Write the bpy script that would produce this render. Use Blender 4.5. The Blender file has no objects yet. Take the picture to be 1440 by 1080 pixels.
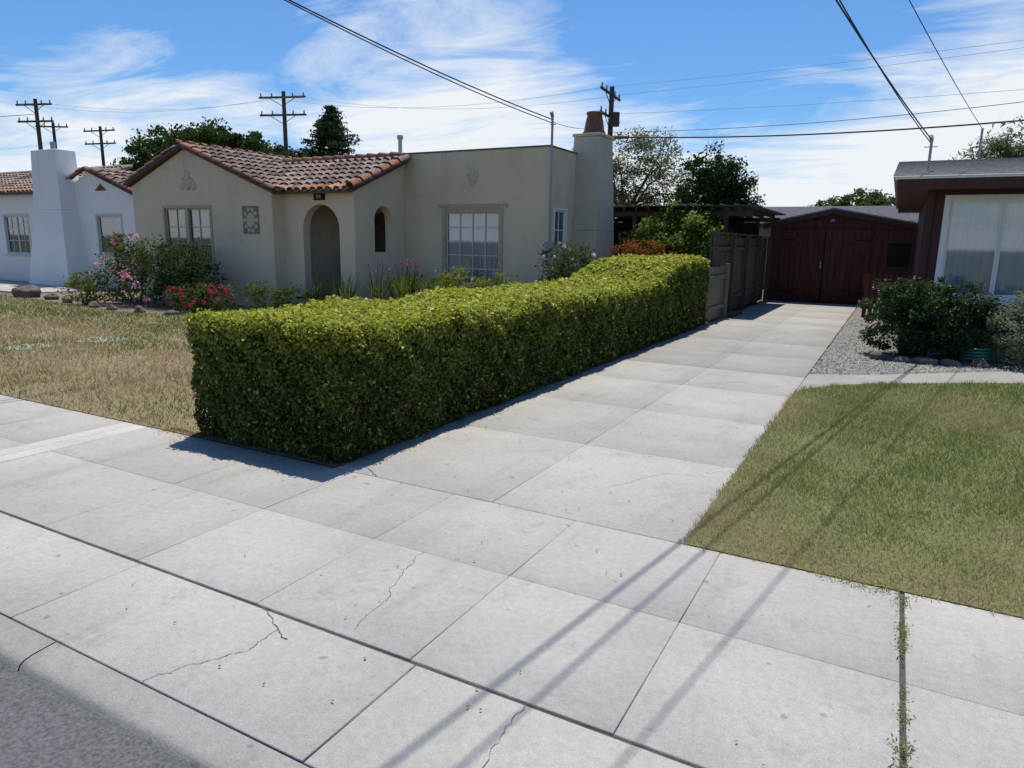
import bpy, bmesh, math, random
import numpy as np
from mathutils import Vector, Matrix
random.seed(5); rng=np.random.default_rng(5)
S=bpy.context.scene
COL=S.collection

# ---------------------------------------------------------------- helpers
def empty(name,loc=(0,0,0)):
    o=bpy.data.objects.new(name,None); o.location=loc; o.empty_display_size=.2; COL.objects.link(o); return o
def link(o,parent=None):
    COL.objects.link(o)
    if parent: 
        o.parent=parent; o.matrix_parent_inverse=Matrix.Translation(parent.location).inverted()
    return o
def npmesh(name,V,F,mat,cols=None,parent=None,smooth=False):
    V=np.asarray(V,dtype=np.float32); F=np.asarray(F,dtype=np.int32)
    n,k=F.shape
    m=bpy.data.meshes.new(name)
    m.vertices.add(len(V)); m.vertices.foreach_set('co',V.ravel())
    m.loops.add(n*k); m.loops.foreach_set('vertex_index',F.ravel())
    m.polygons.add(n); m.polygons.foreach_set('loop_start',np.arange(0,n*k,k,dtype=np.int32))
    try: m.polygons.foreach_set('loop_total',np.full(n,k,dtype=np.int32))
    except Exception: pass
    if smooth: m.polygons.foreach_set('use_smooth',np.ones(n,dtype=bool))
    m.update(calc_edges=True)
    if cols is not None:
        a=m.color_attributes.new('Col','FLOAT_COLOR','POINT')
        c=np.ones((len(V),4),dtype=np.float32); c[:,:3]=cols
        a.data.foreach_set('color',c.ravel())
    m.materials.append(mat)
    return link(bpy.data.objects.new(name,m),parent)
def pymesh(name,verts,faces,mat,parent=None,smooth=False):
    m=bpy.data.meshes.new(name); m.from_pydata([tuple(v) for v in verts],[],faces); m.update()
    m.materials.append(mat)
    if smooth:
        for p in m.polygons: p.use_smooth=True
    return link(bpy.data.objects.new(name,m),parent)
def box(name,x0,x1,y0,y1,z0,z1,mat,parent=None,bev=0):
    v=[(x0,y0,z0),(x1,y0,z0),(x1,y1,z0),(x0,y1,z0),(x0,y0,z1),(x1,y0,z1),(x1,y1,z1),(x0,y1,z1)]
    f=[(0,3,2,1),(4,5,6,7),(0,1,5,4),(1,2,6,5),(2,3,7,6),(3,0,4,7)]
    o=pymesh(name,v,f,mat,parent)
    if bev:
        b=o.modifiers.new('b','BEVEL'); b.width=bev; b.segments=2
    return o
def extrude(name,pts,vec,mat,parent=None):
    n=len(pts); P=[Vector(p) for p in pts]; Q=[p+Vector(vec) for p in P]
    f=[tuple(range(n)),tuple(reversed(range(n,2*n)))]
    f+=[(i,i+n,(i+1)%n+n,(i+1)%n) for i in range(n)]
    o=pymesh(name,P+Q,f,mat,parent)
    bm=bmesh.new(); bm.from_mesh(o.data); bmesh.ops.recalc_face_normals(bm,faces=bm.faces); bm.to_mesh(o.data); bm.free()
    return o
def cut(o,cutter):
    m=o.modifiers.new('c','BOOLEAN'); m.operation='DIFFERENCE'; m.object=cutter; m.solver='EXACT'
    bpy.context.view_layer.update()
    bpy.context.view_layer.objects.active=o
    bpy.ops.object.modifier_apply(modifier='c')
    bpy.data.objects.remove(cutter,do_unlink=True)
def tubes(name,segs,mat,parent=None,n=7,smooth=True):
    V=[];F=[]
    for p0,p1,r0,r1 in segs:
        p0=Vector(p0);p1=Vector(p1);d=(p1-p0)
        if d.length<1e-6: continue
        d.normalize(); a=d.orthogonal().normalized(); b=d.cross(a)
        s=len(V)
        for p,r in((p0,r0),(p1,r1)):
            for i in range(n):
                t=2*math.pi*i/n; V.append(p+a*(r*math.cos(t))+b*(r*math.sin(t)))
        for i in range(n): F.append((s+i,s+(i+1)%n,s+n+(i+1)%n,s+n+i))
        F.append(tuple(s+i for i in reversed(range(n)))); F.append(tuple(s+n+i for i in range(n)))
    return pymesh(name,V,F,mat,parent)
def wire(name,p0,p1,sag,r,mat,n=24,parent=None):
    c=bpy.data.curves.new(name,'CURVE'); c.dimensions='3D'; c.bevel_depth=r; c.bevel_resolution=1
    s=c.splines.new('POLY'); s.points.add(n)
    for i in range(n+1):
        t=i/n; p=Vector(p0).lerp(Vector(p1),t); p.z-=sag*4*t*(1-t); s.points[i].co=(*p,1)
    c.materials.append(mat)
    return link(bpy.data.objects.new(name,c),parent)

# ---------------------------------------------------------------- materials
def newmat(name):
    m=bpy.data.materials.new(name); m.use_nodes=True; nt=m.node_tree; nt.nodes.clear()
    out=nt.nodes.new('ShaderNodeOutputMaterial'); b=nt.nodes.new('ShaderNodeBsdfPrincipled')
    nt.links.new(b.outputs[0],out.inputs[0]); return m,nt,b,out
def noise(nt,scale,detail=4,rough=.55,vec=None,dist=0):
    n=nt.nodes.new('ShaderNodeTexNoise'); n.inputs['Scale'].default_value=scale; n.inputs['Detail'].default_value=detail
    n.inputs['Roughness'].default_value=rough; n.inputs['Distortion'].default_value=dist
    if vec is not None: nt.links.new(vec,n.inputs['Vector'])
    return n.outputs['Fac']
def pos(nt,sc=None):
    g=nt.nodes.new('ShaderNodeNewGeometry').outputs['Position']
    if sc is None: return g
    m=nt.nodes.new('ShaderNodeMapping'); m.inputs['Scale'].default_value=sc; nt.links.new(g,m.inputs[0]); return m.outputs[0]
def mr(nt,v,a,b,c=0,d=1):
    n=nt.nodes.new('ShaderNodeMapRange'); nt.links.new(v,n.inputs[0])
    for i,x in enumerate((a,b,c,d)): n.inputs[i+1].default_value=x
    return n.outputs[0]
def mix(nt,f,a,b,mode='MIX'):
    n=nt.nodes.new('ShaderNodeMix'); n.data_type='RGBA'; n.blend_type=mode
    for s,v in((0,f),(6,a),(7,b)):
        if isinstance(v,(int,float)): n.inputs[s].default_value=v
        elif isinstance(v,tuple): n.inputs[s].default_value=(*v,1) if len(v)==3 else v
        else: nt.links.new(v,n.inputs[s])
    return n.outputs[2]
def mul(nt,a,b,op='MULTIPLY'):
    n=nt.nodes.new('ShaderNodeMath'); n.operation=op
    for i,v in enumerate((a,b)):
        if isinstance(v,(int,float)): n.inputs[i].default_value=v
        else: nt.links.new(v,n.inputs[i])
    return n.outputs[0]
def bump(nt,b,h,strength=.3,dist=.01):
    n=nt.nodes.new('ShaderNodeBump'); n.inputs['Strength'].default_value=strength; n.inputs['Distance'].default_value=dist
    nt.links.new(h,n.inputs['Height']); nt.links.new(n.outputs[0],b.inputs['Normal'])
def simple(name,col,rough=.6,var=.25,scale=6,bs=.2,bscale=60,metal=0,spec=.4,stretch=None):
    m,nt,b,o=newmat(name); p=pos(nt,stretch)
    f=mr(nt,noise(nt,scale,4,.6,p),.3,.7)
    c=mix(nt,f,tuple(x*(1-var) for x in col),tuple(min(1,x*(1+var)) for x in col))
    nt.links.new(c,b.inputs['Base Color']); b.inputs['Roughness'].default_value=rough; b.inputs['Metallic'].default_value=metal
    b.inputs['Specular IOR Level'].default_value=spec
    if bs: bump(nt,b,noise(nt,bscale,2,.6,p),bs,.004)
    return m
def stucco(name,col,stain=(.32,.29,.23),amt=.35):
    m,nt,b,o=newmat(name); p=pos(nt)
    f=mr(nt,noise(nt,1.3,5,.68,p),.48,.78,0,amt)
    c=mix(nt,f,col,stain)
    sp=nt.nodes.new('ShaderNodeSeparateXYZ'); nt.links.new(p,sp.inputs[0])
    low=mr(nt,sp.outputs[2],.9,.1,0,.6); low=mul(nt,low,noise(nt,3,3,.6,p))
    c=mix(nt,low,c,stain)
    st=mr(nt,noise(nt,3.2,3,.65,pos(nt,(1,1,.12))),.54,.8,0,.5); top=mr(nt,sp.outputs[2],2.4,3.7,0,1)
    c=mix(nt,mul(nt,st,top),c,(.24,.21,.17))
    nt.links.new(c,b.inputs['Base Color']); b.inputs['Roughness'].default_value=.95; b.inputs['Specular IOR Level'].default_value=.1
    bump(nt,b,noise(nt,20,4,.75,p),.6,.025); return m
def attrmat(name,rough=.55,trans=.3,spec=.4,var=0,bs=0,bscale=40,tmul=1.6,diffuse=False):
    m,nt,b,o=newmat(name); a=nt.nodes.new('ShaderNodeAttribute'); a.attribute_name='Col'; c=a.outputs['Color']
    if var:
        f=mr(nt,noise(nt,bscale,4,.65,pos(nt)),.3,.7,1-var,1+var)
        v=nt.nodes.new('ShaderNodeVectorMath'); v.operation='SCALE'; nt.links.new(c,v.inputs[0]); nt.links.new(f,v.inputs[3]); c=v.outputs[0]
    if diffuse:
        nt.nodes.remove(b); b=nt.nodes.new('ShaderNodeBsdfDiffuse'); nt.links.new(c,b.inputs['Color']); nt.links.new(b.outputs[0],o.inputs[0])
    else:
        nt.links.new(c,b.inputs['Base Color']); b.inputs['Roughness'].default_value=rough; b.inputs['Specular IOR Level'].default_value=spec
    if bs: bump(nt,b,noise(nt,bscale,3,.6,pos(nt)),bs,.01)
    if trans:
        t=nt.nodes.new('ShaderNodeBsdfTranslucent'); v=nt.nodes.new('ShaderNodeVectorMath'); v.operation='SCALE'
        v.inputs[3].default_value=tmul; nt.links.new(c,v.inputs[0]); nt.links.new(v.outputs[0],t.inputs[0])
        x=nt.nodes.new('ShaderNodeMixShader'); x.inputs[0].default_value=trans
        nt.links.new(b.outputs[0],x.inputs[1]); nt.links.new(t.outputs[0],x.inputs[2]); nt.links.new(x.outputs[0],o.inputs[0])
    return m
def concrete(name,base=(.44,.418,.385)):
    m,nt,b,o=newmat(name); p=pos(nt)
    a=nt.nodes.new('ShaderNodeAttribute'); a.attribute_name='Col'
    f=mr(nt,noise(nt,.8,5,.72,p),.3,.72); c=mix(nt,f,tuple(x*q for x,q in zip(base,(.83,.82,.81))),tuple(x*1.10 for x in base))
    f2=mr(nt,noise(nt,30,3,.75,p),.3,.7,.88,1.08)
    f3=mr(nt,noise(nt,190,2,.6,p),.3,.7,.82,1.13)
    f4=mr(nt,noise(nt,13,1,.5,p),.73,.77,1,.70)
    f5=mr(nt,noise(nt,3.1,5,.8,p),.56,.70,1,.83)
    f6=mr(nt,noise(nt,2.4,4,.7,pos(nt,(1.6,.22,1))),.56,.72,1,.88)
    ff=mul(nt,mul(nt,mul(nt,mul(nt,f2,f3),f4),f5),f6)
    v=nt.nodes.new('ShaderNodeVectorMath'); v.operation='SCALE'; nt.links.new(c,v.inputs[0]); nt.links.new(ff,v.inputs[3])
    c=mix(nt,1.0,v.outputs[0],a.outputs['Color'],'MULTIPLY')
    nt.links.new(c,b.inputs['Base Color']); b.inputs['Roughness'].default_value=.9; b.inputs['Specular IOR Level'].default_value=.2
    bump(nt,b,noise(nt,120,2,.75,p),.35,.006); return m

M_conc=concrete('concrete')
M_curb=concrete('curb_concrete',(.37,.35,.325))
M_asph=simple('asphalt',(.115,.113,.112),.9,.45,70,.6,220)
M_soil=simple('soil',(.19,.145,.10),.95,.4,5,.6,60)
M_fill=simple('joint_filler',(.075,.068,.058),.95,.5,12,0)
M_crack=simple('crack_dark',(.13,.12,.11),.95,.3,9,0)
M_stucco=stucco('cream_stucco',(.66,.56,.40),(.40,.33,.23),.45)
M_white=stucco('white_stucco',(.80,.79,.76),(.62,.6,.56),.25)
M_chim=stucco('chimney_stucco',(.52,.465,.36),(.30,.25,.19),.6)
M_trim=simple('cream_wood',(.44,.36,.21),.6,.15,12,.1)
M_whitep=simple('white_paint',(.78,.78,.76),.5,.06,12,.05)
M_muntin=simple('grey_white_muntin',(.5,.52,.5),.5,.06,12,.05)
M_terra=simple('terracotta_pot',(.14,.075,.045),.85,.35,9,.3)
M_tile=attrmat('roof_tile',.9,0,.15,.4,.5,16)
M_leaf=attrmat('leaf',.5,.30,.28)
M_leafm=attrmat('leaf_matte',.6,.25,.3,diffuse=True)
M_grass=attrmat('grass_blade',.6,.35,.3,tmul=1.3,diffuse=True)
M_lawn=attrmat('lawn_soil',.95,0,.1,.35,.6,45)
M_petal=attrmat('petal',.6,.35,.3,diffuse=True)
M_bark=simple('bark',(.09,.065,.045),.9,.4,8,.6,40,stretch=(1,1,.25))
M_core=simple('hedge_core_dark',(.012,.017,.007),.95,.4,20,0,40)  # near-black colour of the solid core that closes the gaps between leaves
M_brown=simple('brown_siding',(.060,.022,.016),.65,.25,8,.2,30,stretch=(1,1,.2))
M_barn=simple('barn_red_boards',(.085,.027,.020),.8,.5,5,.3,30,stretch=(3,3,.2))
M_dark=simple('dark_interior',(.012,.011,.010),.9,.2,5,0)
M_fence=simple('weathered_fence',(.10,.073,.055),.9,.5,6,.5,30,stretch=(4,4,.25))
M_gate=simple('grey_gate_wood',(.17,.15,.125),.9,.5,6,.4,30,stretch=(4,4,.25))
M_pole=simple('pole_wood',(.075,.055,.045),.9,.3,6,.3,30)
M_metal=simple('galvanised_metal',(.28,.29,.30),.45,.15,20,.05,60,metal=.6)
M_wire=simple('wire_black',(.02,.02,.022),.6,.1,5,0)
M_wiref=simple('wire_grey',(.30,.32,.36),.6,.1,5,0)
M_shingle=simple('grey_shingle',(.26,.25,.235),.95,.4,14,.6,40,stretch=(1,3,1),spec=.1)
M_gravel0=simple('gravel_base',(.22,.205,.185),.95,.4,60,.8,90)
M_stonep=simple('flagstone',(.32,.29,.22),.95,.4,9,.6,90)
M_stone=simple('garden_rock',(.13,.11,.09),.9,.5,6,.6,20)
M_hose=simple('green_plastic',(.02,.2,.13),.4,.1,5,0)
M_meter=simple('meter_grey',(.3,.31,.31),.5,.1,8,0)
def curtain(name,col):
    m,nt,b,o=newmat(name)
    f=mr(nt,noise(nt,6,2,.5,pos(nt,(3,3,.05))),.3,.7); c=mix(nt,f,tuple(x*.75 for x in col),col)
    nt.links.new(c,b.inputs['Base Color']); b.inputs['Roughness'].default_value=.9; return m
M_curt=curtain('curtain',(.55,.62,.74)); M_blind=curtain('vertical_blinds',(.84,.90,.92))
def glass():
    m,nt,b,o=newmat('window_glass'); nt.nodes.remove(b)
    t=nt.nodes.new('ShaderNodeBsdfTransparent'); t.inputs[0].default_value=(.80,.86,.90,1)
    g=nt.nodes.new('ShaderNodeBsdfGlossy'); g.inputs['Roughness'].default_value=.03
    l=nt.nodes.new('ShaderNodeLayerWeight'); l.inputs[0].default_value=.35
    f=mr(nt,l.outputs['Fresnel'],0,1,.10,.9)
    x=nt.nodes.new('ShaderNodeMixShader'); nt.links.new(f,x.inputs[0]); nt.links.new(t.outputs[0],x.inputs[1]); nt.links.new(g.outputs[0],x.inputs[2])
    nt.links.new(x.outputs[0],o.inputs[0]); return m
M_glass=glass()

# ---------------------------------------------------------------- camera
f_px=977.0
Yc=Vector((545,190,-f_px)).normalized(); Xc=Vector((1832,-229,f_px)).normalized()
Zc=Xc.cross(Yc).normalized(); Yc=Zc.cross(Xc).normalized()
cam=bpy.data.cameras.new('camera'); co=bpy.data.objects.new('camera',cam); COL.objects.link(co)
R=Matrix((Xc,Yc,Zc)); co.matrix_world=Matrix.Translation((0,0,1.6))@R.to_4x4()
cam.sensor_width=36; cam.lens=36*f_px/1440; cam.clip_end=5000; cam.clip_start=.05
S.camera=co

# ---------------------------------------------------------------- light
sunv=Vector((-.13,.33,1)).normalized()
sl=bpy.data.lights.new('sun','SUN'); sl.energy=4.6; sl.angle=math.radians(.5); sl.color=(1,.955,.88)
so=bpy.data.objects.new('sun',sl); COL.objects.link(so); so.rotation_euler=sunv.to_track_quat('Z','Y').to_euler(); so.location=(0,0,30)
W=bpy.data.worlds.new('World'); S.world=W; W.use_nodes=True; nt=W.node_tree; nt.nodes.clear()
wo=nt.nodes.new('ShaderNodeOutputWorld'); bg=nt.nodes.new('ShaderNodeBackground'); nt.links.new(bg.outputs[0],wo.inputs[0]); bg.inputs[1].default_value=.11
sk=nt.nodes.new('ShaderNodeTexSky'); sk.sky_type='NISHITA'; sk.sun_disc=False; sk.sun_elevation=math.asin(sunv.z); sk.sun_rotation=math.atan2(sunv.x,sunv.y)
sk.air_density=1.0; sk.dust_density=.3; sk.ozone_density=2.0
tc=nt.nodes.new('ShaderNodeTexCoord'); gen=tc.outputs['Generated']
sp=nt.nodes.new('ShaderNodeSeparateXYZ'); nt.links.new(gen,sp.inputs[0]); z=sp.outputs[2]
zc=mul(nt,mul(nt,z,0.0,'MAXIMUM'),.10,'ADD')
cx=mul(nt,sp.outputs[0],zc,'DIVIDE'); cy=mul(nt,sp.outputs[1],zc,'DIVIDE')
cb=nt.nodes.new('ShaderNodeCombineXYZ'); nt.links.new(cx,cb.inputs[0]); nt.links.new(cy,cb.inputs[1])
mp=nt.nodes.new('ShaderNodeMapping'); mp.inputs['Rotation'].default_value=(0,0,.6); mp.inputs['Scale'].default_value=(.9,1.8,1); mp.inputs['Location'].default_value=(.3,.2,0); nt.links.new(cb.outputs[0],mp.inputs[0])
nA=noise(nt,1.0,8,.66,mp.outputs[0],.7)
def blob(d,c0,amt):
    v=nt.nodes.new('ShaderNodeVectorMath'); v.operation='DOT_PRODUCT'; nt.links.new(gen,v.inputs[0]); v.inputs[1].default_value=d
    return mr(nt,v.outputs['Value'],c0,1,0,amt)
w=mr(nt,z,.03,.25,.30,-.14)
for d,c0,amt in(((-.55,.80,.24),.975,.28),((-.812,.559,.168),.988,.20),((.08,.985,.13),.95,.30),((-.15,.955,.27),.98,-.14),((-.80,.53,.28),.98,-.14),((-.35,.92,.14),.97,.12)):
    w=mul(nt,w,blob(d,c0,amt),'ADD')
cm=mr(nt,mul(nt,nA,w,'ADD'),.47,.80,0,.97)
skyc=mix(nt,1.0,sk.outputs[0],(.55,.87,1.18),'MULTIPLY')
col=mix(nt,cm,skyc,(8.0,8.3,8.6))
nt.links.new(col,bg.inputs[0])
S.view_settings.view_transform='Standard'; S.view_settings.look='None'; S.view_settings.exposure=0; S.view_settings.gamma=1

# ---------------------------------------------------------------- ground
RZ=-.052
V=[];ys=[(-3000,RZ-.006),(1.215,RZ-.006),(1.225,-.03),(3000,-.03)]
for y,zz in ys: V+=[(-3000,y,zz),(3000,y,zz)]
pymesh('ground',V,[(0,1,3,2),(2,3,5,4),(4,5,7,6)],simple('dry_ground',(.11,.10,.06),.95,.4,1.5,.4,20))
pymesh('road',[(-300,-9,RZ),(300,-9,RZ),(300,1.21,RZ),(-300,1.21,RZ)],[(0,1,2,3)],M_asph)
pymesh('joint_filler',[(-24,1.30,-.009),(12.5,1.30,-.009),(12.5,3.575,-.009),(-.86,3.575,-.009),(-.86,22.45,-.009),(-3.38,22.45,-.009),(-3.38,3.575,-.009),(-24,3.575,-.009)],[(0,1,2,7),(3,4,5,6)],M_fill)
def slabs(name,xs,ys,mat,gx=.006,gy=.006,xg={},yg={},z=0.0,tone=.06,tmap=None):
    V=[];F=[];C=[]
    for i in range(len(xs)-1):
        for j in range(len(ys)-1):
            x0=xs[i]+xg.get(xs[i],gx)/2; x1=xs[i+1]-xg.get(xs[i+1],gx)/2; y0=ys[j]+yg.get(ys[j],gy)/2; y1=ys[j+1]-yg.get(ys[j+1],gy)/2
            dz=random.uniform(-.001,.001); t=1+random.uniform(-tone,tone)
            if tmap: t*=tmap(i,j)
            b=.003; s=len(V)
            V+=[(x0,y0,z-.03),(x1,y0,z-.03),(x1,y1,z-.03),(x0,y1,z-.03),(x0,y0,z-b+dz),(x1,y0,z-b+dz),(x1,y1,z-b+dz),(x0,y1,z-b+dz),
                (x0+b,y0+b,z+dz),(x1-b,y0+b,z+dz),(x1-b,y1-b,z+dz),(x0+b,y1-b,z+dz)]
            for q in((0,1,5,4),(1,2,6,5),(2,3,7,6),(3,0,4,7),(4,5,9,8),(5,6,10,9),(6,7,11,10),(7,4,8,11),(8,9,10,11)): F.append([s+k for k in q])
            C+=[(t,t*.998,t*.985)]*12
    return npmesh(name,V,F,mat,np.array(C))
XS=[-3.2-.845*k for k in range(24,0,-1)]+[-3.2,-2.35,-1.5,-.66,.19]+[.19+.845*k for k in range(1,15)]
slabs('sidewalk',XS,[1.955,2.77,3.575],M_conc,.003,.003,{.19:.020,-3.2:.006},{1.955:.020,3.575:.008},tone=.025)
AX=[-14.9,-13.1,-11.3,-9.5,-7.9,-5.9,-4.9,-3.15,-1.46,.24,1.9,3.6,5.3,7,9]
slabs('driveway_apron',AX,[1.355,1.955],M_conc,.008,.006,{},{1.955:.020,1.355:.009},tone=.04)
V=[];F=[];C=[]
prof=[(1.351,-.002),(1.26,-.010),(1.232,-.017),(1.215,-.029),(1.196,-.07)]
kx=[-18+1.52*k for k in range(20)]
for i in range(len(kx)-1):
    x0=kx[i]+.004;x1=kx[i+1]-.004;s=len(V);t=random.uniform(.94,1.06)
    for y,zz in prof: V+=[(x0,y,zz),(x1,y,zz)]; C+=[(t,t,t*.98)]*2
    for k in range(len(prof)-1): F.append([s+2*k,s+2*k+2,s+2*k+3,s+2*k+1])
npmesh('kerb',V,F,M_curb,np.array(C))
DY=[3.575,5.08,6.5,7.95,9.3,10.8,12.4,14.0,15.7,17.4,19.1,20.8,22.45]
slabs('driveway',[-3.38,-2.07,-.86],DY,M_conc,.004,.004,{},{3.575:.008,9.3:.014},tone=.035,tmap=lambda i,j:.82 if 4<=j<=6 else (.92 if j>6 else 1.0))
slabs('sidewalk_patch',[-5.78,-5.62,-5.46],[1.98,3.56],concrete('new_concrete',(.54,.52,.48)),.004,.004,z=.005,tone=.02)
slabs('neighbour_driveway',[-40,-36,-32,-28,-24.5,-21.2],[10.6,11.9,13.1],M_conc,.01,.01,z=.01,tone=.05)

def crack(pts,wd=.004,jit=.010,seg=16,z=.0035):
    V=[];F=[];P=[];jx=jy=0
    for a,b in zip(pts[:-1],pts[1:]):
        for k in range(seg):
            t=k/seg; jx=.7*jx+random.gauss(0,jit*.6);jy=.7*jy+random.gauss(0,jit*.5); P.append((a[0]+(b[0]-a[0])*t+jx,a[1]+(b[1]-a[1])*t+jy*.5))
    P.append(pts[-1])
    for i,(x,y) in enumerate(P):
        n=P[min(i+1,len(P)-1)];q=P[max(i-1,0)];dx,dy=n[0]-q[0],n[1]-q[1];L=math.hypot(dx,dy)+1e-6
        w_=wd*random.uniform(.4,1)*.5
        V+=[(x-dy/L*w_,y+dx/L*w_,z),(x+dy/L*w_,y-dx/L*w_,z)]
    for i in range(len(P)-1): F.append((2*i,2*i+1,2*i+3,2*i+2))
    return V,F
cr=[([(-2.28,1.95),(-2.12,1.87),(-2.02,1.82)],.006),([(-2.1,1.86),(-2.1,1.68),(-2.2,1.5),(-2.26,1.36)],.004),
    ([(-1.82,2.02),(-1.88,2.3),(-1.98,2.55),(-2.02,2.77)],.003),([(-.97,1.94),(-.98,1.7),(-.9,1.36)],.003),([(-3.0,3.58),(-3.15,3.68)],.010),
    ([(-1.9,8.1),(-1.5,8.5),(-1.2,8.4),(-.86,8.7)],.006),([(-2.9,10.2),(-2.3,10.5),(-2.07,10.3)],.006),([(-1.55,4.2),(-1.3,4.7),(-.9,4.8)],.003)]
V=[];F=[]
for p,wd in cr:
    v,f=crack(p,wd); s=len(V); V+=v; F+=[tuple(s+i for i in q) for q in f]
pymesh('pavement_cracks',V,F,M_crack)

# ---------------------------------------------------------------- lawn
def patch(x,y):
    return (np.sin(x*1.3+y*.7+1)+np.sin(x*.6-y*1.7+2)+np.sin(x*2.9+y*2.3)*.6+np.sin(x*5.1-y*3.7+.5)*.45+np.sin(x*9.3+y*8.1)*.3)/3.3
def inpoly(x,y,poly):
    r=np.zeros(x.shape,bool); n=len(poly); j=n-1
    for i in range(n):
        xi,yi=poly[i];xj,yj=poly[j]
        c=((yi>y)!=(yj>y))&(x<(xj-xi)*(y-yi)/(yj-yi+1e-12)+xi); r^=c; j=i
    return r
GR=np.array((.155,.235,.058)); GL=np.array((.125,.195,.05)); ST=np.array((.50,.38,.225)); SD=np.array((.40,.28,.16))
def lawncol(x,y,right,jit):
    n=patch(x,y)
    if right:
        straw=.18+.50*n+.55*np.exp(-((x+.85)/.3)**2)+.7*np.exp(-((y-3.6)/.3)**2)+.5*np.exp(-((x-.9)**2/.25+(y-4.3)**2/.12))+.45*np.exp(-((x+.3)**2/.1+(y-5.6)**2/.4))
        straw=np.clip(straw,0,.9); G=GR; T=ST
    else:
        b1=(x+8.2)**2/5.5+(y-5.1)**2/1.1+.35*np.sin(x*3.1+y*2)+.25*np.sin(y*7-x*2); b2=(x+14.5)**2/12+(y-6.4)**2/.7+.3*np.sin(x*2.3); b3=(x+6.2)**2/1.2+(y-7.6)**2/.5
        straw=.10+.40*n+1.5*np.exp(-np.clip(b1,0,None)**1.5)+.5*np.exp(-((y-3.7)/.3)**2)+1.1*np.exp(-np.clip(b2,0,None))+.7*np.exp(-b3)
        straw=np.clip(straw,0,.97); G=GL; T=ST*.5+SD*.5
    straw=np.clip(straw+jit,0,1)[:,None]
    return G*(1-straw)+T*straw
def lawn(name,poly,right,dens,bladeh,bw,maxn):
    e=empty(name)
    px=[p[0] for p in poly];py=[p[1] for p in poly]; x0,x1,y0,y1=min(px),max(px),min(py),max(py)
    m=extrude('turf_soil',[(x,y,-.035) for x,y in poly],(0,0,.039),M_lawn,e)
    a=m.data.color_attributes.new('Col','FLOAT_COLOR','POINT')
    for d in a.data: d.color=((.16,.155,.065,1) if right else (.24,.19,.11,1))
    N=maxn; x=rng.uniform(x0-.03,x1,N);y=rng.uniform(y0-.03,y1,N); o_=.006+.016*np.abs(np.sin(x*13+y*17)+np.sin(x*31-y*23)*.7); k=inpoly(x+o_,y+o_,poly)
    d=np.hypot(x,y); k&=rng.random(N)<np.clip((4.2/d)**dens,0,1); 
    nb=patch(x*1.7+3,y*1.7); k&=rng.random(N)<np.clip(.85+.5*nb,.25,1)
    x=x[k];y=y[k];d=d[k];n=len(x)
    sc=np.clip(d/4.5,1,4)**.75
    tuft=1+.35*np.sin(x*6.3+y*4.9)*np.sin(y*7.7-x*3.1)
    h=bladeh*rng.uniform(.5,1.3,n)*np.clip(sc,1,1.5)*tuft; w_=bw*sc*rng.uniform(.7,1.3,n)
    th=rng.uniform(0,2*np.pi,n); ln=rng.uniform(.2,1.2,n)*h; la=rng.uniform(0,2*np.pi,n)
    base=np.stack([x,y,np.full(n,.003)],1)
    off=np.stack([np.cos(th)*w_,np.sin(th)*w_,np.zeros(n)],1)
    tip=base+np.stack([np.cos(la)*ln,np.sin(la)*ln,h],1)
    V=np.stack([base-off,base+off,tip],1).reshape(-1,3)
    c=lawncol(x,y,right,rng.normal(0,.15,n))*rng.uniform(.65,1.25,(n,1)); c=np.repeat(c,3,axis=0)
    npmesh('grass_blades',V,np.arange(3*n).reshape(-1,3),M_grass,c,e)
RL=[(-.858,3.577),(9,3.577),(9,14.5),(4,12.0),(2.6,11.05),(1.52,10.36),(.45,9.65),(-.1,9.28),(-.52,8.87),(-.74,8.55),(-.858,8.3)]
lawn('lawn',RL,True,1.15,.030,.0022,800000)
LL=[(-24,3.577),(-5.0,3.577),(-5.0,9.0),(-8,10.6),(-10,11.2),(-12.3,9.6),(-14.5,9.0),(-17,9.4),(-24,10.2)]
lawn('lawn',LL,False,.9,.036,.0030,300000)
pymesh('garden_bed',[(-21,8.7,-.008),(-5.0,8.7,-.008),(-5.0,3.58,.003),(-3.382,3.58,.003),(-3.382,16,.003),(-21,16,-.008)],[(0,1,5),(1,4,5),(1,2,3,4)],M_soil)
wp=[(-.85,8.3),(-.72,8.58),(-.5,8.9),(-.1,9.31),(.45,9.68),(1.52,10.39),(2.6,11.08),(4,12.0),(4.0,13.2),(2.6,12.25),(1.62,11.45),(.8,10.75),(.2,10.25),(-.3,9.85),(-.85,9.55)]
o=extrude('front_walk',[(x,y,-.03) for x,y in wp],(0,0,.034),M_conc)
a=o.data.color_attributes.new('Col','FLOAT_COLOR','POINT')
for d in a.data: d.color=(.80,.79,.76,1)
gp=[(-.84,9.57),(-.3,9.87),(.2,10.27),(.8,10.77),(1.62,11.47),(2.6,12.27),(4,13.22),(4,13.6),(.3,13.6),(.3,19),(-.5,22.4),(-.84,22.4)]
ge=empty('gravel')
pymesh('gravel_base',[(x,y,.002) for x,y in gp],[tuple(range(len(gp)))],M_gravel0,ge)
N=60000; x=rng.uniform(-.84,4,N);y=rng.uniform(9.5,22.4,N);k=inpoly(x,y,gp)&(rng.random(N)<np.clip((10.5/y)**3,0,1)); x=x[k];y=y[k];n=len(x)
base=np.array([(1,0,0),(-1,0,0),(0,1,0),(0,-1,0),(0,0,1)]); s=rng.uniform(.008,.022,n)
V=base[None]*s[:,None,None]*rng.uniform(.6,1.2,(n,5,1)); V[:,:,0]+=x[:,None];V[:,:,1]+=y[:,None];V[:,:,2]+=.003
Fb=np.array([(0,2,4),(2,1,4),(1,3,4),(3,0,4)]); F=(Fb[None]+5*np.arange(n)[:,None,None]).reshape(-1,3)
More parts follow.
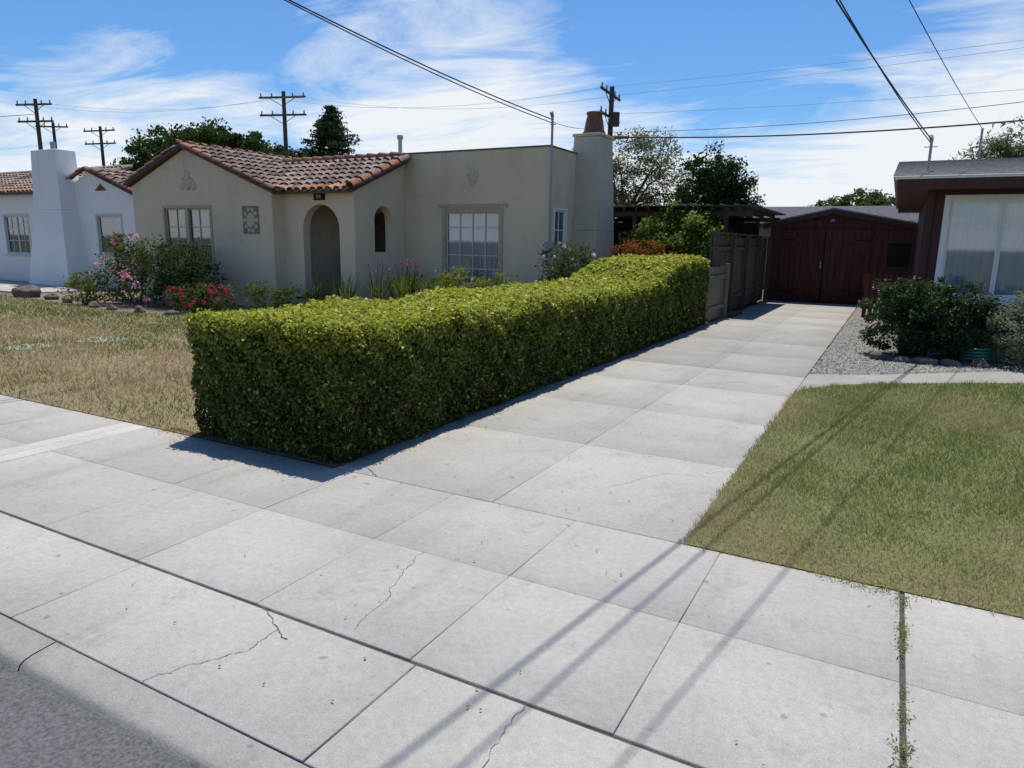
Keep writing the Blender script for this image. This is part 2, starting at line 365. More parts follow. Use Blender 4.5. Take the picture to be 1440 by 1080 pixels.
c=np.repeat(rng.uniform(.08,.38,(n,1))*np.array([1,.95,.87]),5,axis=0)
npmesh('gravel_stones',V.reshape(-1,3),F,attrmat('gravel_stone',.9,0,.2,diffuse=True),c,ge)
for x,y,r in((-10.8,6.4,.34),(-10.9,5.4,.32),(-12.2,5.0,.3)):
    pts=[(x+r*1.2*math.cos(t)*random.uniform(.7,1.1),y+r*math.sin(t)*random.uniform(.7,1.1),0) for t in [k*.6283 for k in range(10)]]
    extrude('stepping_stone',pts,(0,0,.010),M_stonep)

# ---------------------------------------------------------------- foliage
def unit(v): return v/np.linalg.norm(v,axis=1,keepdims=True)
def leaves(name,C,Nrm,L,Wd,cols,mat,parent=None):
    n=len(C); r=unit(rng.normal(size=(n,3))); u=unit(np.cross(Nrm,r)); v=np.cross(Nrm,u)
    L=np.broadcast_to(L,(n,))[:,None];Wd=np.broadcast_to(Wd,(n,))[:,None]
    V=np.stack([C-u*L/2,C-v*Wd/2+u*L*.05+Nrm*Wd*.15,C+u*L/2,C+v*Wd/2+u*L*.05+Nrm*Wd*.15],1).reshape(-1,3)
    return npmesh(name,V,np.arange(4*n).reshape(-1,4),mat,np.repeat(cols,4,axis=0),parent)
def Hh(y): 
    t=np.clip((y-10.7)/1.9,0,1); t=t*t*(3-2*t); return .985+.36*t+.014*np.sin(y*1.9)+.016*np.sin(y*3.7+1)
hx0,hx1,hy0,hy1=-4.97,-3.35,3.62,14.45
he=empty('hedge',(-4.1,9,0))
def wob(a,b): return .022*np.sin(a*4.3+b*3.1)+.016*np.sin(a*9.7-b*7.9+1)+.016*np.sin(a*17+b*21)
def rnd(d,r=.09):
    q=np.clip(1-d/r,0,1); return r*(1-np.sqrt(1-q*q*.98))
def hedge_face(kind,dens0):
    if kind in('r','l'):
        N=int(dens0*(hy1-hy0)*1.35); y=rng.uniform(hy0,hy1,N); zz=rng.uniform(.01,1.4,N); k=zz<Hh(y); y=y[k];zz=zz[k]
        xx=np.full(len(y),hx1 if kind=='r' else hx0); nn=np.tile([1.,0,.15] if kind=='r' else [-1.,0,.15],(len(y),1)); w=wob(y,zz)
        sgn=1 if kind=='r' else -1; xx=xx+sgn*(w-.02*np.clip(1-zz/.3,0,1)-rnd(Hh(y)-zz)*.8-rnd(y-hy0,.07)); P=np.stack([xx,y,zz],1)
    elif kind in('f','b'):
        W_=hx1-hx0;N=int(dens0*W_*1.35);xx=rng.uniform(hx0,hx1,N);zz=rng.uniform(.01,1.4,N);yv=hy0 if kind=='f' else hy1;k=zz<Hh(np.full(N,yv));xx=xx[k];zz=zz[k]
        sgn=-1 if kind=='f' else 1; ed=np.minimum(xx-hx0,hx1-xx); y=np.full(len(xx),yv)+sgn*(wob(xx,zz)-.02*np.clip(1-zz/.3,0,1)-rnd(Hh(np.full(len(zz),yv))-zz)*.8-rnd(ed,.07)); P=np.stack([xx,y,zz],1); nn=np.tile([0,float(sgn),.15],(len(xx),1))
    else:
        N=int(dens0*(hy1-hy0)*(hx1-hx0));xx=rng.uniform(hx0,hx1,N);y=rng.uniform(hy0,hy1,N)
        ed=np.minimum(np.minimum(xx-hx0,hx1-xx),y-hy0); zz=Hh(y)+wob(xx,y)*.8-rnd(ed,.12)*.7;P=np.stack([xx,y,zz],1);nn=np.tile([0,0,1.],(N,1))
    d=np.hypot(P[:,0],P[:,1]); k=rng.random(len(P))<np.clip((5.0/d)**1.35,0,1); P=P[k];nn=nn[k];d=d[k]
    n=len(P); dep=rng.exponential(.034,n); dep=np.where(rng.random(n)<.06,-.030*rng.random(n),dep)
    hole=np.sin(P[:,0]*6.1+P[:,1]*7.3+1)*np.sin(P[:,2]*9.1+P[:,1]*3.1)+.5*np.sin(P[:,1]*15+P[:,2]*13); dep=dep+.05*np.clip(hole-.6,0,1)*(kind!='t')
    P=P-nn*dep[:,None]
    sc=np.clip(d/5,1,3)**.62
    L=.034*sc*rng.uniform(.7,1.3,n); 
    nr=unit(nn*.8+rng.normal(size=(n,3))*.70+np.array([0,0,.2]))
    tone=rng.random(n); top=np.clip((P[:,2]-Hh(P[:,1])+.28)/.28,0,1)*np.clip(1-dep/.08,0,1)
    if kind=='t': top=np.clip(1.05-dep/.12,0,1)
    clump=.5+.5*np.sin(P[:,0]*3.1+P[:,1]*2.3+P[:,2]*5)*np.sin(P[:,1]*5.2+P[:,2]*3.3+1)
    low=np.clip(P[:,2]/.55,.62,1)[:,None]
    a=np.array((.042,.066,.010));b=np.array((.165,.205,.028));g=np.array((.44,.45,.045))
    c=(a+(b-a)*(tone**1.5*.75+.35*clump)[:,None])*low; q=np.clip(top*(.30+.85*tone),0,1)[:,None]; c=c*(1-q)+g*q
    fl=(rng.random(n)<.08)[:,None]; c=np.where(fl&(kind!='t'),np.array((.29,.32,.07))*np.ones((n,1)),c)
    br=(rng.random(n)<.015)[:,None]; c=np.where(br,np.array((.16,.10,.035)),c)
    return P,nr,L,c
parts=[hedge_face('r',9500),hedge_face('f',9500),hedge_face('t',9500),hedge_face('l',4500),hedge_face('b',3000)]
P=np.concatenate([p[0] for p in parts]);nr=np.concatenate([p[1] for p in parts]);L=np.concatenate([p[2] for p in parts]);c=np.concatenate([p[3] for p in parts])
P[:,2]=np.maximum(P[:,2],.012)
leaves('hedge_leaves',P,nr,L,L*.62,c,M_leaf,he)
ysn=np.linspace(hy0+.12,hy1-.12,30); V=[];F=[]
for y in ysn:
    h=float(Hh(y))-.11; V+=[(hx0+.13,y,0),(hx1-.13,y,0),(hx1-.12,y,.3),(hx1-.12,y,h),(hx0+.12,y,h),(hx0+.12,y,.3)]
for i in range(len(ysn)-1):
    for k in range(6): F.append((6*i+k,6*i+(k+1)%6,6*i+6+(k+1)%6,6*i+6+k))
F.append(tuple(range(6)));F.append(tuple(6*(len(ysn)-1)+k for k in range(6)))
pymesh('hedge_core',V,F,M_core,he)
segs=[]
for _ in range(90):
    y=random.uniform(hy0+.1,hy1-.1); x=random.choice([hx1-.11,hx0+.11])
    if random.random()<.2: x=random.uniform(hx0+.1,hx1-.1); y=hy0+.10
    segs.append(((x,y,-.02),(x+random.uniform(-.1,.1),y+random.uniform(-.1,.1),.4),.014,.007))
tubes('hedge_stems',segs,M_bark,he,5)
n=2600; x=hx1-.03+rng.exponential(.06,n);y=rng.uniform(hy0,hy1,n)
x2=rng.uniform(hx0-.3,hx1,1600);y2=hy0+.04-rng.exponential(.05,1600)
x3=rng.uniform(-3.2,0,110);y3=rng.uniform(1.5,9,110)
x=np.concatenate([x,x2,x3]);y=np.concatenate([y,y2,y3]);n=len(x)
leaves('leaf_litter',np.stack([x,y,np.full(n,.009)],1),unit(np.tile([0,0,1.],(n,1))+rng.normal(size=(n,3))*.25),rng.uniform(.010,.022,n),rng.uniform(.007,.013,n),rng.uniform(.6,1.3,(n,1))*np.array((.20,.15,.07)),M_leafm)

def blobs_leaf(name,blobs,nclump,nleaf,lsize,ca,cb,parent,mat=None,spread=.28,shell=.55,aspect=.6):
    tot=sum(b[1][0]*b[1][1]*b[1][2] for b in blobs); Cs=[];K=[]
    for (cc,rr) in blobs:
        n=max(3,int(nclump*rr[0]*rr[1]*rr[2]/tot)); d=unit(rng.normal(size=(n,3))); r=(shell+(1-shell)*rng.random(n)**.6)[:,None]*rng.uniform(.82,1.12,(n,1))
        K.append(np.array(cc)+d*r*np.array(rr))
        Cs.append(np.full(n,min(rr)*spread))
    K=np.concatenate(K);Cs=np.concatenate(Cs)
    idx=rng.integers(0,len(K),nleaf); 
    wgt=rng.uniform(.5,1.5,len(K)); G3=np.clip(rng.normal(size=(nleaf,3)),-1.8,1.8); P=K[idx]+G3*(Cs[idx]*wgt[idx])[:,None]*np.array([1,1,.75])
    k=P[:,2]>.03; P=P[k];idx=idx[k];n=len(P)
    ct=rng.random(len(K))[idx]; zt=(P[:,2]-P[:,2].min())/(np.ptp(P[:,2])+1e-6)
    t=np.clip(.45*ct+.25*zt+.3*rng.random(n),0,1)[:,None]; c=np.array(ca)*(1-t)+np.array(cb)*t
    nr=unit(rng.normal(size=(n,3))+np.array([0,0,.7])); L=lsize*rng.uniform(.6,1.4,n)
    leaves(name,P,nr,L,L*aspect,c,mat or M_leafm,parent)
    return K
def tree(name,x,y,h,blobs,nclump,nleaf,ls,ca,cb,r=.25,trunk_to=None,**kw):
    e=empty(name,(x,y,0)); K=blobs_leaf('crown',blobs,nclump,nleaf,ls,ca,cb,e,**kw)
    th=trunk_to or h*.45; segs=[]; p=Vector((x,y,-.05)); 
    for k in range(4):
        q=Vector((x+random.uniform(-.15,.15),y+random.uniform(-.15,.15),th*(k+1)/4)); segs.append((p,q,r*(1-.12*k),r*(1-.12*(k+1)))); p=q
    sel=K[rng.choice(len(K),min(len(K),26),replace=False)]
    for s in sel:
        s=Vector(s); a=Vector((x,y,th*random.uniform(.7,1))); mid=a.lerp(s,.5)+Vector((random.uniform(-.3,.3),random.uniform(-.3,.3),random.uniform(0,.4)))
        segs+= [(a,mid,r*.38,r*.22),(mid,s,r*.22,r*.06)]
    tubes('trunk_and_limbs',segs,M_bark,e,6); return e
DK=(.022,.042,.012);DK2=(.07,.105,.028)
tree('broadleaf_tree',-47.0,34,9.8,[((-48.0,34,7.2),(2.0,2.4,1.7)),((-45.8,34.5,7.5),(2.2,2.4,1.6)),((-43.8,34.5,7.2),(2.0,2.0,1.7)),((-49.6,34,6.2),(1.6,2,1.6)),((-47,34,5.4),(3.3,2.4,2))],240,32000,.24,DK,DK2,.4,spread=.22)
tree('broadleaf_tree',-40.5,34.5,9,[((-41.8,34,7.4),(2.0,2,1.5)),((-39.5,34.5,7.3),(1.9,1.8,1.3)),((-37.5,35,6.7),(1.6,1.6,1.2)),((-39.8,34.4,5.4),(3.4,2,1.9))],200,28000,.24,DK,DK2,.35,spread=.22)
e=empty('conifer_tree',(-27.7,30,0)); tubes('trunk',[((-27.7,30,-.05),(-27.7,30,8.5),.25,.04)],M_bark,e); P=[];segs=[]
for lev in np.linspace(1.5,8.6,30):
    R_=min(2.7,.78*(8.75-lev)+.06)
    for k in range(10):
        a=random.uniform(0,6.28); rr=R_*random.uniform(.45,1.12)
        segs.append(((-27.7,30,lev),(-27.7+rr*math.cos(a),30+rr*math.sin(a),lev+.10*rr),.035,.01))
        m=int(60*rr+14); t=rng.random(m)**.7; P.append(np.stack([-27.7+t*rr*math.cos(a)+rng.normal(0,.12,m),30+t*rr*math.sin(a)+rng.normal(0,.12,m),lev+.10*rr*t-np.abs(rng.normal(0,.13,m))],1))
P=np.concatenate(P);n=len(P);t=rng.random((n,1))
leaves('needles',P,unit(rng.normal(size=(n,3))+np.array([0,0,.5])),.20,.08,np.array((.016,.034,.018))*(1-t)+np.array((.05,.078,.037))*t,M_leafm,e); tubes('branches',segs,M_bark,e,4)
LG=(.08,.095,.04);LG2=(.20,.21,.10)
tree('eucalyptus_tree',-14.3,40,8,[((-13.4,40,6.4),(1.9,1.6,1.5)),((-15.5,40,5.4),(1.5,1.4,1.5)),((-17.6,40.5,6.3),(1.2,1.2,1.4)),((-11.8,40,5.0),(1.6,1.4,1.6)),((-14.6,40,3.4),(3.4,1.8,1.6)),((-18,40,4.2),(1.4,1.2,1.4))],230,24000,.17,LG,LG2,.22,trunk_to=4.0,spread=.22,aspect=.4)
tree('dark_broadleaf_tree',-8.6,38,6.6,[((-9.3,38,5.5),(1.0,1.1,1.1)),((-8.3,38,4.7),(1.3,1.3,1.2)),((-7.5,38.4,4.0),(1.0,1.1,1.1)),((-9.6,38,3.9),(1.2,1.3,1.4)),((-8.4,38,3.2),(1.7,1.4,1.2))],170,22000,.15,(.016,.034,.012),(.045,.078,.024),.25,spread=.22)
tree('round_tree',-2.7,50,4.8,[((-2.2,50,4.2),(1.5,1.3,.9)),((-4.1,50,3.9),(1.2,1.2,.7)),((-.6,50,3.9),(1.1,1,.7))],70,9000,.17,(.04,.06,.02),(.14,.16,.05),.2)
tree('feathery_tree',3.0,30,6,[((2.4,30,4.5),(1.2,1.1,.7)),((3.9,30,4.9),(1.5,1.3,1.0)),((1.6,30,4.0),(1.0,1,.6))],60,7500,.2,(.08,.11,.045),(.20,.23,.11),.2,aspect=.22,spread=.3)
bl=[];xx=-95
while xx<45:
    bl.append(((xx,random.uniform(62,80),random.uniform(1.2,2.4)),(random.uniform(3,5),3,random.uniform(1.8,3.0)))); xx+=random.uniform(2.5,4.5)
e=empty('distant_trees',(0,70,0)); blobs_leaf('foliage',bl,700,42000,.42,(.02,.035,.014),(.07,.085,.03),e,shell=.4)

def shrub(name,x,y,blobs,nc,nl,ls,ca,cb,flower=None,nf=0,fs=.07,stems=10,mat=None,**kw):
    e=empty(name,(x,y,0)); K=blobs_leaf('leaves',blobs,nc,nl,ls,ca,cb,e,mat=mat,**kw)
    segs=[]
    for s in K[rng.choice(len(K),min(stems,len(K)),replace=False)]:
        segs.append(((x+random.uniform(-.12,.12),y+random.uniform(-.12,.12),-.02),tuple(s),.014,.005))
    tubes('stems',segs,M_bark,e,5)
    if flower:
        idx=rng.integers(0,len(blobs),nf); d=unit(rng.normal(size=(nf,3))+np.array([0,-.5,.5])); cc=np.array([b[0] for b in blobs])[idx]; rr=np.array([b[1] for b in blobs])[idx]
        Fp=cc+d*rr*rng.uniform(.95,1.2,(nf,1)); k=Fp[:,2]>.1; Fp=Fp[k]; m=9
        Pp=np.repeat(Fp,m,axis=0)+rng.normal(size=(len(Fp)*m,3))*fs*.24
        leaves('blossoms',Pp,unit(rng.normal(size=(len(Pp),3))+np.array([0,-.6,.4])),fs*.65,fs*.5,np.array(flower)*rng.uniform(.7,1.2,(len(Pp),1)),M_petal,e)
    return e
RG=(.035,.058,.018);RG2=(.13,.165,.045)
shrub('rose_bush',-16.0,10.4,[((-16.2,10.4,.85),(.75,.5,.6)),((-15.5,10.5,1.15),(.55,.45,.45)),((-16.6,10.3,.5),(.5,.45,.45)),((-15.2,10.2,.5),(.6,.5,.4)),((-16.1,10.4,1.35),(.4,.3,.35))],130,6500,.06,RG,RG2,(.78,.34,.42),48,.09,16)
shrub('rose_bush',-14.6,10.6,[((-14.6,10.6,.9),(.7,.5,.6)),((-14.0,10.6,.6),(.6,.5,.5)),((-14.9,10.5,1.25),(.3,.3,.3))],110,6000,.06,(.022,.038,.012),(.07,.095,.03),(.55,.25,.22),10,.08,14)
shrub('red_flower_shrub',-13.3,9.9,[((-13.3,9.9,.32),(.55,.35,.28)),((-12.6,10.1,.3),(.4,.35,.28))],50,2600,.06,RG,RG2,(.50,.04,.10),40,.08,8)
shrub('yellow_flower_shrub',-16.9,9.7,[((-16.9,9.7,.3),(.5,.4,.35))],30,1400,.06,(.06,.09,.02),(.20,.2,.04),(.6,.5,.08),10,.06,6)
shrub('low_green_shrub',-11.9,10.6,[((-11.9,10.6,.3),(.5,.4,.35)),((-11.3,11,.3),(.5,.4,.3))],40,2000,.06,RG,RG2)
shrub('rose_bush',-6.0,13.4,[((-5.95,13.4,1.15),(.38,.35,.4)),((-6.2,13.4,.6),(.35,.35,.5)),((-5.6,13.4,1.35),(.25,.25,.25)),((-6.3,13.4,1.25),(.3,.3,.35))],70,3400,.055,RG,RG2,(.7,.5,.5),14,.08,10)
def strap(name,x,y,h,n,ca,cb,fl=None,nf=6):
    e=empty(name,(x,y,0)); V=[];F=[];C=[]
    for i in range(n):
        a=random.uniform(0,6.28);L=h*random.uniform(.6,1.05);ln=random.uniform(.1,.55);w_=.013
        t=random.random();c=tuple(ca[k]*(1-t)+cb[k]*t for k in range(3)); bx_=x+random.uniform(-.14,.14);by_=y+random.uniform(-.14,.14);s=len(V)
        for k in range(5):
            q=k/4; rr=ln*L*q**1.7; zz=L*(q-.28*ln*q**3); ww=w_*(1-q*.9)
            V+=[(bx_+rr*math.cos(a)-ww*math.sin(a),by_+rr*math.sin(a)+ww*math.cos(a),zz),(bx_+rr*math.cos(a)+ww*math.sin(a),by_+rr*math.sin(a)-ww*math.cos(a),zz)]; C+=[c,c]
        for k in range(4): F.append((s+2*k,s+2*k+1,s+2*k+3,s+2*k+2))
    npmesh('strap_leaves',V,F,M_leafm,np.array(C),e)
    if fl:
        Fp=[];segs=[]
        for i in range(nf):
            fx=x+random.uniform(-.25,.25);fy=y+random.uniform(-.2,.2);fz=h*random.uniform(.9,1.12); segs.append(((x,y,0),(fx,fy,fz),.006,.004))
            Fp.append((fx,fy,fz))
        Fp=np.repeat(np.array(Fp),10,axis=0); Fp=Fp+rng.normal(size=Fp.shape)*np.array([.02,.02,.05])
        leaves('flower_spikes',Fp,unit(rng.normal(size=Fp.shape)),.04,.025,np.array(fl)*rng.uniform(.6,1.2,(len(Fp),1)),M_petal,e); tubes('flower_stems',segs,M_leaf,e,4)
for x,y,h,fl in((-11.0,11.4,.85,None),(-10.5,11.7,1.0,None),(-9.9,12.0,1.0,(.28,.10,.28)),(-9.3,12.3,1.05,(.38,.10,.26)),(-8.7,12.3,1.0,None),(-10.2,11.3,.85,None),(-9.6,12.5,1.05,(.26,.10,.24))):
    strap('iris_clump',x,y,h,80,(.07,.10,.02),(.22,.24,.06),fl)
shrub('chartreuse_shrub',-8.0,12.4,[((-8.0,12.4,.65),(.55,.4,.4)),((-7.3,12.6,.55),(.45,.4,.35))],50,3000,.06,(.08,.11,.02),(.28,.30,.06),(.6,.55,.2),8,.06)
shrub('low_green_shrub',-9.5,12.8,[((-9.5,12.9,.45),(.9,.4,.4))],40,2600,.06,RG,RG2)
shrub('red_leaf_shrub',-5.3,16.2,[((-5.3,16.2,1.2),(.65,.45,.5)),((-4.75,16.3,.95),(.45,.4,.45)),((-5.9,16.6,1.1),(.5,.4,.55)),((-5.1,15.8,.8),(.8,.4,.6))],110,7500,.07,(.14,.05,.015),(.34,.16,.04),spread=.22)
shrub('citrus_tree',-4.7,17.6,[((-4.7,17.0,1.95),(.9,.6,.6)),((-4.2,16.9,1.7),(.6,.5,.55)),((-5.5,17.0,1.6),(.7,.5,.7)),((-4.9,16.8,1.1),(.9,.6,.6))],170,14000,.075,(.08,.12,.025),(.30,.37,.08),spread=.2)
shrub('clipped_shrub',.45,12.1,[((.05,12.05,.84),(.42,.45,.30)),((.82,12.1,.82),(.42,.45,.30)),((.45,12.0,.86),(.5,.5,.30)),((.05,12.05,.42),(.42,.48,.36)),((.85,12.1,.42),(.42,.48,.36)),((.45,11.95,.5),(.6,.48,.42))],280,25000,.045,(.012,.030,.008),(.06,.10,.026),stems=18,mat=M_leaf,spread=.18,shell=.80)
GG=(.12,.14,.085);GG2=(.30,.33,.21)
shrub('grey_round_shrub',1.75,12.0,[((1.78,12.0,.50),(.56,.55,.50))],120,13000,.035,GG,GG2,spread=.13,shell=.85)
shrub('grey_round_shrub',3.0,12.9,[((3.0,12.9,.5),(.6,.55,.46))],70,5000,.035,GG,GG2,spread=.14,shell=.85)

def rock(x,y,s,name='garden_rock',mat=None):
    bm=bmesh.new(); bmesh.ops.create_icosphere(bm,subdivisions=3,radius=1)
    a,b,c_=random.uniform(0,9),random.uniform(0,9),random.uniform(0,9)
    for v in bm.verts:
        p=v.co; k=1+.16*math.sin(3*p.x+a)+.14*math.sin(4*p.y+b)+.1*math.sin(5*p.z+c_)+.05*math.sin(11*p.x+9*p.y)
        v.co=Vector((p.x*k*s*1.2,p.y*k*s,p.z*k*s*.75))
    m=bpy.data.meshes.new(name); bm.to_mesh(m); bm.free(); m.materials.append(mat or M_stone)
    for p in m.polygons: p.use_smooth=True
    o=bpy.data.objects.new(name,m); o.location=(x,y,s*.3); COL.objects.link(o)
for x,y,s in((-19.9,10.0,.28),(-20.7,10.2,.14),(-18.8,10.0,.15),(-17.6,9.7,.12),(-16.0,9.4,.11),(-15.2,9.3,.1),(-14.2,9.3,.11),(-13.2,9.3,.1),(-12.4,9.7,.1),
            (-.1,11.45,.10),(.2,11.38,.08),(.5,11.4,.11),(.8,11.45,.09),(1.15,11.5,.10)): rock(x,y,s)
c=bpy.data.curves.new('garden_hose','CURVE'); c.dimensions='3D'; c.bevel_depth=.014; s=c.splines.new('POLY'); s.points.add(90)
for i in range(91):
    t=i/90*6.28*4; s.points[i].co=(1.12+(.17+.01*math.sin(i))*math.cos(t),11.85+.14*math.sin(t),.05+.045*i/22,1)
c.materials.append(M_hose); link(bpy.data.objects.new('garden_hose',c))
P=[]
for y,m,sp_ in [(yy,10,.012) for yy in rng.uniform(2.0,3.5,24)]+[(2.12,120,.03),(2.22,90,.028),(2.35,70,.02),(2.55,40,.016),(3.05,60,.02),(3.2,40,.018),(3.45,60,.03)]:
    P.append(np.stack([.19+rng.normal(0,sp_*.8,m),y+rng.normal(0,sp_*1.4,m),.004+np.abs(rng.normal(0,.010,m))],1))
P.append(np.stack([.02+rng.normal(0,.11,170),3.53+rng.normal(0,.02,170),.008+np.abs(rng.normal(0,.008,170))],1))
P=np.concatenate(P);n=len(P); t=rng.random((n,1)); leaves('weeds',P,unit(rng.normal(size=(n,3))+np.array([0,0,.5])),.018,.0055,np.array((.12,.19,.04))*(1-t)+np.array((.34,.32,.17))*t,M_grass)

# ---------------------------------------------------------------- roof tiles
M_pan=simple('roof_pan',(.09,.07,.06),.9,.3,9,.3)
def tile_rows(name,O,U,Vd,nu,nv,parent,du=.235,dv=.36,r=.105,pal=None,under=True):
    O=Vector(O);U=Vector(U).normalized();Vd=Vector(Vd).normalized();N=U.cross(Vd).normalized()
    if N.z<0: N=-N
    Vt=[];F=[];C=[]; pal=pal or [(.20,.15,.13),(.25,.185,.16),(.16,.125,.11),(.30,.23,.20),(.23,.195,.175),(.12,.10,.09),(.29,.175,.13)]
    seg=6
    for i in range(nu):
        for j in range(nv):
            c=random.choice(pal); k=random.uniform(.8,1.15); c=tuple(x*k for x in c); s=len(Vt)
            if j==0: c=(c[0]*1.35,c[1]*1.0,c[2]*.8)
            jx=random.uniform(-.008,.008)
            for (vv,rr,lift) in((j*dv-.02+random.uniform(-.012,.012),r,.035),(j*dv+dv+.06,r*.84,.0)):
                for a in range(seg+1):
                    t=math.pi*a/seg; Vt.append(O+U*(i*du+du/2+jx+rr*math.cos(t))+Vd*vv+N*(lift+rr*.8*math.sin(t))); C.append(c)
            for a in range(seg): F.append((s+a,s+a+1,s+seg+1+a+1,s+seg+1+a))
            s2=len(Vt); vv=j*dv-.018
            for a in range(seg+1):
                t=math.pi*a/seg; Vt.append(O+U*(i*du+du/2+jx+(r-.018)*math.cos(t))+Vd*vv+N*(.035+(r-.018)*.8*math.sin(t))); C.append(tuple(x*.8 for x in c))
            for a in range(seg): F.append((s+a,s+a+1,s2+a+1,s2+a))
    npmesh(name,Vt,F,M_tile,np.array(C),parent)
    if under:
        a=O;b=O+U*(nu*du);c_=b+Vd*(nv*dv);d=O+Vd*(nv*dv); 
        extrude(name+'_deck',[a,b,c_,d],-N*.05,M_pan,parent)
def ridge_tiles(name,p0,p1,parent,r=.11,L=.36,pal=((.27,.13,.075),(.23,.13,.09),(.20,.13,.10),(.32,.16,.09))):
    p0=Vector(p0);p1=Vector(p1);n=max(1,int((p1-p0).length/L));d=(p1-p0).normalized();sd=d.cross(Vector((0,0,1))).normalized();up=sd.cross(d).normalized()
    Vt=[];F=[];C=[];seg=8
    for j in range(n):
        c=random.choice(pal);k=random.uniform(.8,1.2);c=tuple(x*k for x in c);s=len(Vt)
        for vv,rr,l in((j*L-.01,r,.03),(j*L+L+.05,r*.85,0)):
            for a in range(seg+1):
                t=-.35+(math.pi+.7)*a/seg; Vt.append(p0+d*vv+sd*(rr*math.cos(t))+up*(l+rr*math.sin(t)));C.append(c)
        for a in range(seg): F.append((s+a,s+a+1,s+seg+1+a+1,s+seg+1+a))
        s2=len(Vt)
        for a in range(seg+1):
            t=-.35+(math.pi+.7)*a/seg; Vt.append(p0+d*(j*L-.008)+sd*((r-.02)*math.cos(t))+up*(.03+(r-.02)*math.sin(t)));C.append(tuple(x*.7 for x in c))
        for a in range(seg): F.append((s+a,s+a+1,s2+a+1,s2+a))
    npmesh(name,Vt,F,M_tile,np.array(C),parent)

def bx(axis,pl,u0,u1,d0,d1,z0,z1,mat,parent,name,bev=.004):
    if axis=='y': return box(name,u0,u1,pl+d0,pl+d1,z0,z1,mat,parent,bev)
    return box(name,pl-d1,pl-d0,u0,u1,z0,z1,mat,parent,bev)
def window(parent,axis,pl,u0,u1,z0,z1,cols,rows,sash=1,fm=None,mm=None,curt=None,cd=.10,fw=.07,sill=True,mw=.010,wave=.9):
    fm=fm or M_trim; mm=mm or fm
    bx(axis,pl,u0,u0+fw,-.025,.10,z0,z1,fm,parent,'frame_side'); bx(axis,pl,u1-fw,u1,-.025,.10,z0,z1,fm,parent,'frame_side')
    bx(axis,pl,u0+fw,u1-fw,-.022,.10,z1-fw,z1,fm,parent,'frame_head'); bx(axis,pl,u0+fw,u1-fw,-.022,.10,z0,z0+fw*.8,fm,parent,'frame_bottom')
    if sill: bx(axis,pl,u0-.05,u1+.05,-.07,-.028,z0-.05,z0+.005,fm,parent,'window_sill')
    a0=u0+fw;a1=u1-fw;b0=z0+fw*.8;b1=z1-fw; w_=(a1-a0)/sash
    for s in range(sash):
        s0=a0+s*w_;s1=s0+w_; t=.035
        bx(axis,pl,s0+.001,s0+t,.02,.06,b0,b1,mm,parent,'sash');bx(axis,pl,s1-t,s1-.001,.02,.06,b0,b1,mm,parent,'sash')
        bx(axis,pl,s0+t,s1-t,.021,.06,b1-t,b1,mm,parent,'sash');bx(axis,pl,s0+t,s1-t,.021,.06,b0,b0+t,mm,parent,'sash')
        for c_ in range(1,cols):
            m=s0+t+(s1-s0-2*t)*c_/cols; bx(axis,pl,m-mw,m+mw,.026,.055,b0+t,b1-t,mm,parent,'muntin',0)
        for r_ in range(1,rows):
            m=b0+t+(b1-b0-2*t)*r_/rows; bx(axis,pl,s0+t,s1-t,.028,.053,m-mw,m+mw,mm,parent,'muntin',0)
    bx(axis,pl,a0,a1,.040,.044,b0,b1,M_glass,parent,'glass',0)
    n=120;V=[];F=[]
    for i in range(n+1):
        u=a0+(a1-a0)*i/n; d=cd+.014*math.sin(i*wave)+.006*math.sin(i*2.3)
        for zz in(b0-.02,b1+.02): V.append((u,pl+d,zz) if axis=='y' else (pl-d,u,zz))
    for i in range(n): F.append((2*i,2*i+2,2*i+3,2*i+1))
    pymesh('curtain',V,F,curt or M_curt,parent,True)
def recess(o,axis,pl,u0,u1,z0,z1,depth=.22):
    if axis=='y': c=box('cut',u0,u1,pl-.1,pl+depth,z0,z1,M_dark)
    else: c=box('cut',pl-depth,pl+.1,u0,u1,z0,z1,M_dark)
    cut(o,c)
def archpts(u0,u1,z0,zt,f,n=18):
    r=(u1-u0)/2;cc=(u0+u1)/2; P=[f(u0,z0)]
    for i in range(n+1):
        t=math.pi-math.pi*i/n; P.append(f(cc+r*math.cos(t),zt-r+r*math.sin(t)))
    P.append(f(u1,z0)); return P

# ---------------------------------------------------------------- main house
H=empty('spanish_style_house',(-12,14,0))
D=-.12
gw=extrude('gable_wing',[(-17.87,11.79,-.03),(-12.76,11.79,-.03),(-12.76,11.79,2.84+D),(-15.68,11.79,3.90+D),(-17.87,11.79,3.09+D)],(0,6.2,0),M_stucco,H)
recess(gw,'y',11.79,-16.67,-14.83,.92,2.38)
window(H,'y',11.79,-16.67,-14.83,.92,2.38,2,3,sash=2,mm=M_trim)
bx('y',11.79,-15.81,-15.69,-.02,.09,.98,2.31,M_trim,H,'mullion')
pw=extrude('porch',[(-10.64,12.16,-.03),(-10.64,12.16,2.68),(-10.64,14.02,3.44),(-10.64,14.02,-.03)],(-2.14,0,0),M_stucco,H)
cut(pw,extrude('c',[(-10.86,12.38,.25),(-10.86,12.38,2.55),(-10.86,14.2,3.1),(-10.86,14.2,.25)],(-1.7,0,0),M_stucco))
cut(pw,extrude('c',archpts(-12.19,-11.08,.25,2.38,lambda u,z_:(u,12.0,z_)),(0,.6,0),M_stucco))
cut(pw,extrude('c',archpts(12.84,13.5,1.33,2.38,lambda u,z_:(-10.5,u,z_)),(-.6,0,0),M_stucco))
mb=box('main_block',-10.63,-6.76,14.0,16.5,-.03,3.62,M_stucco,H)
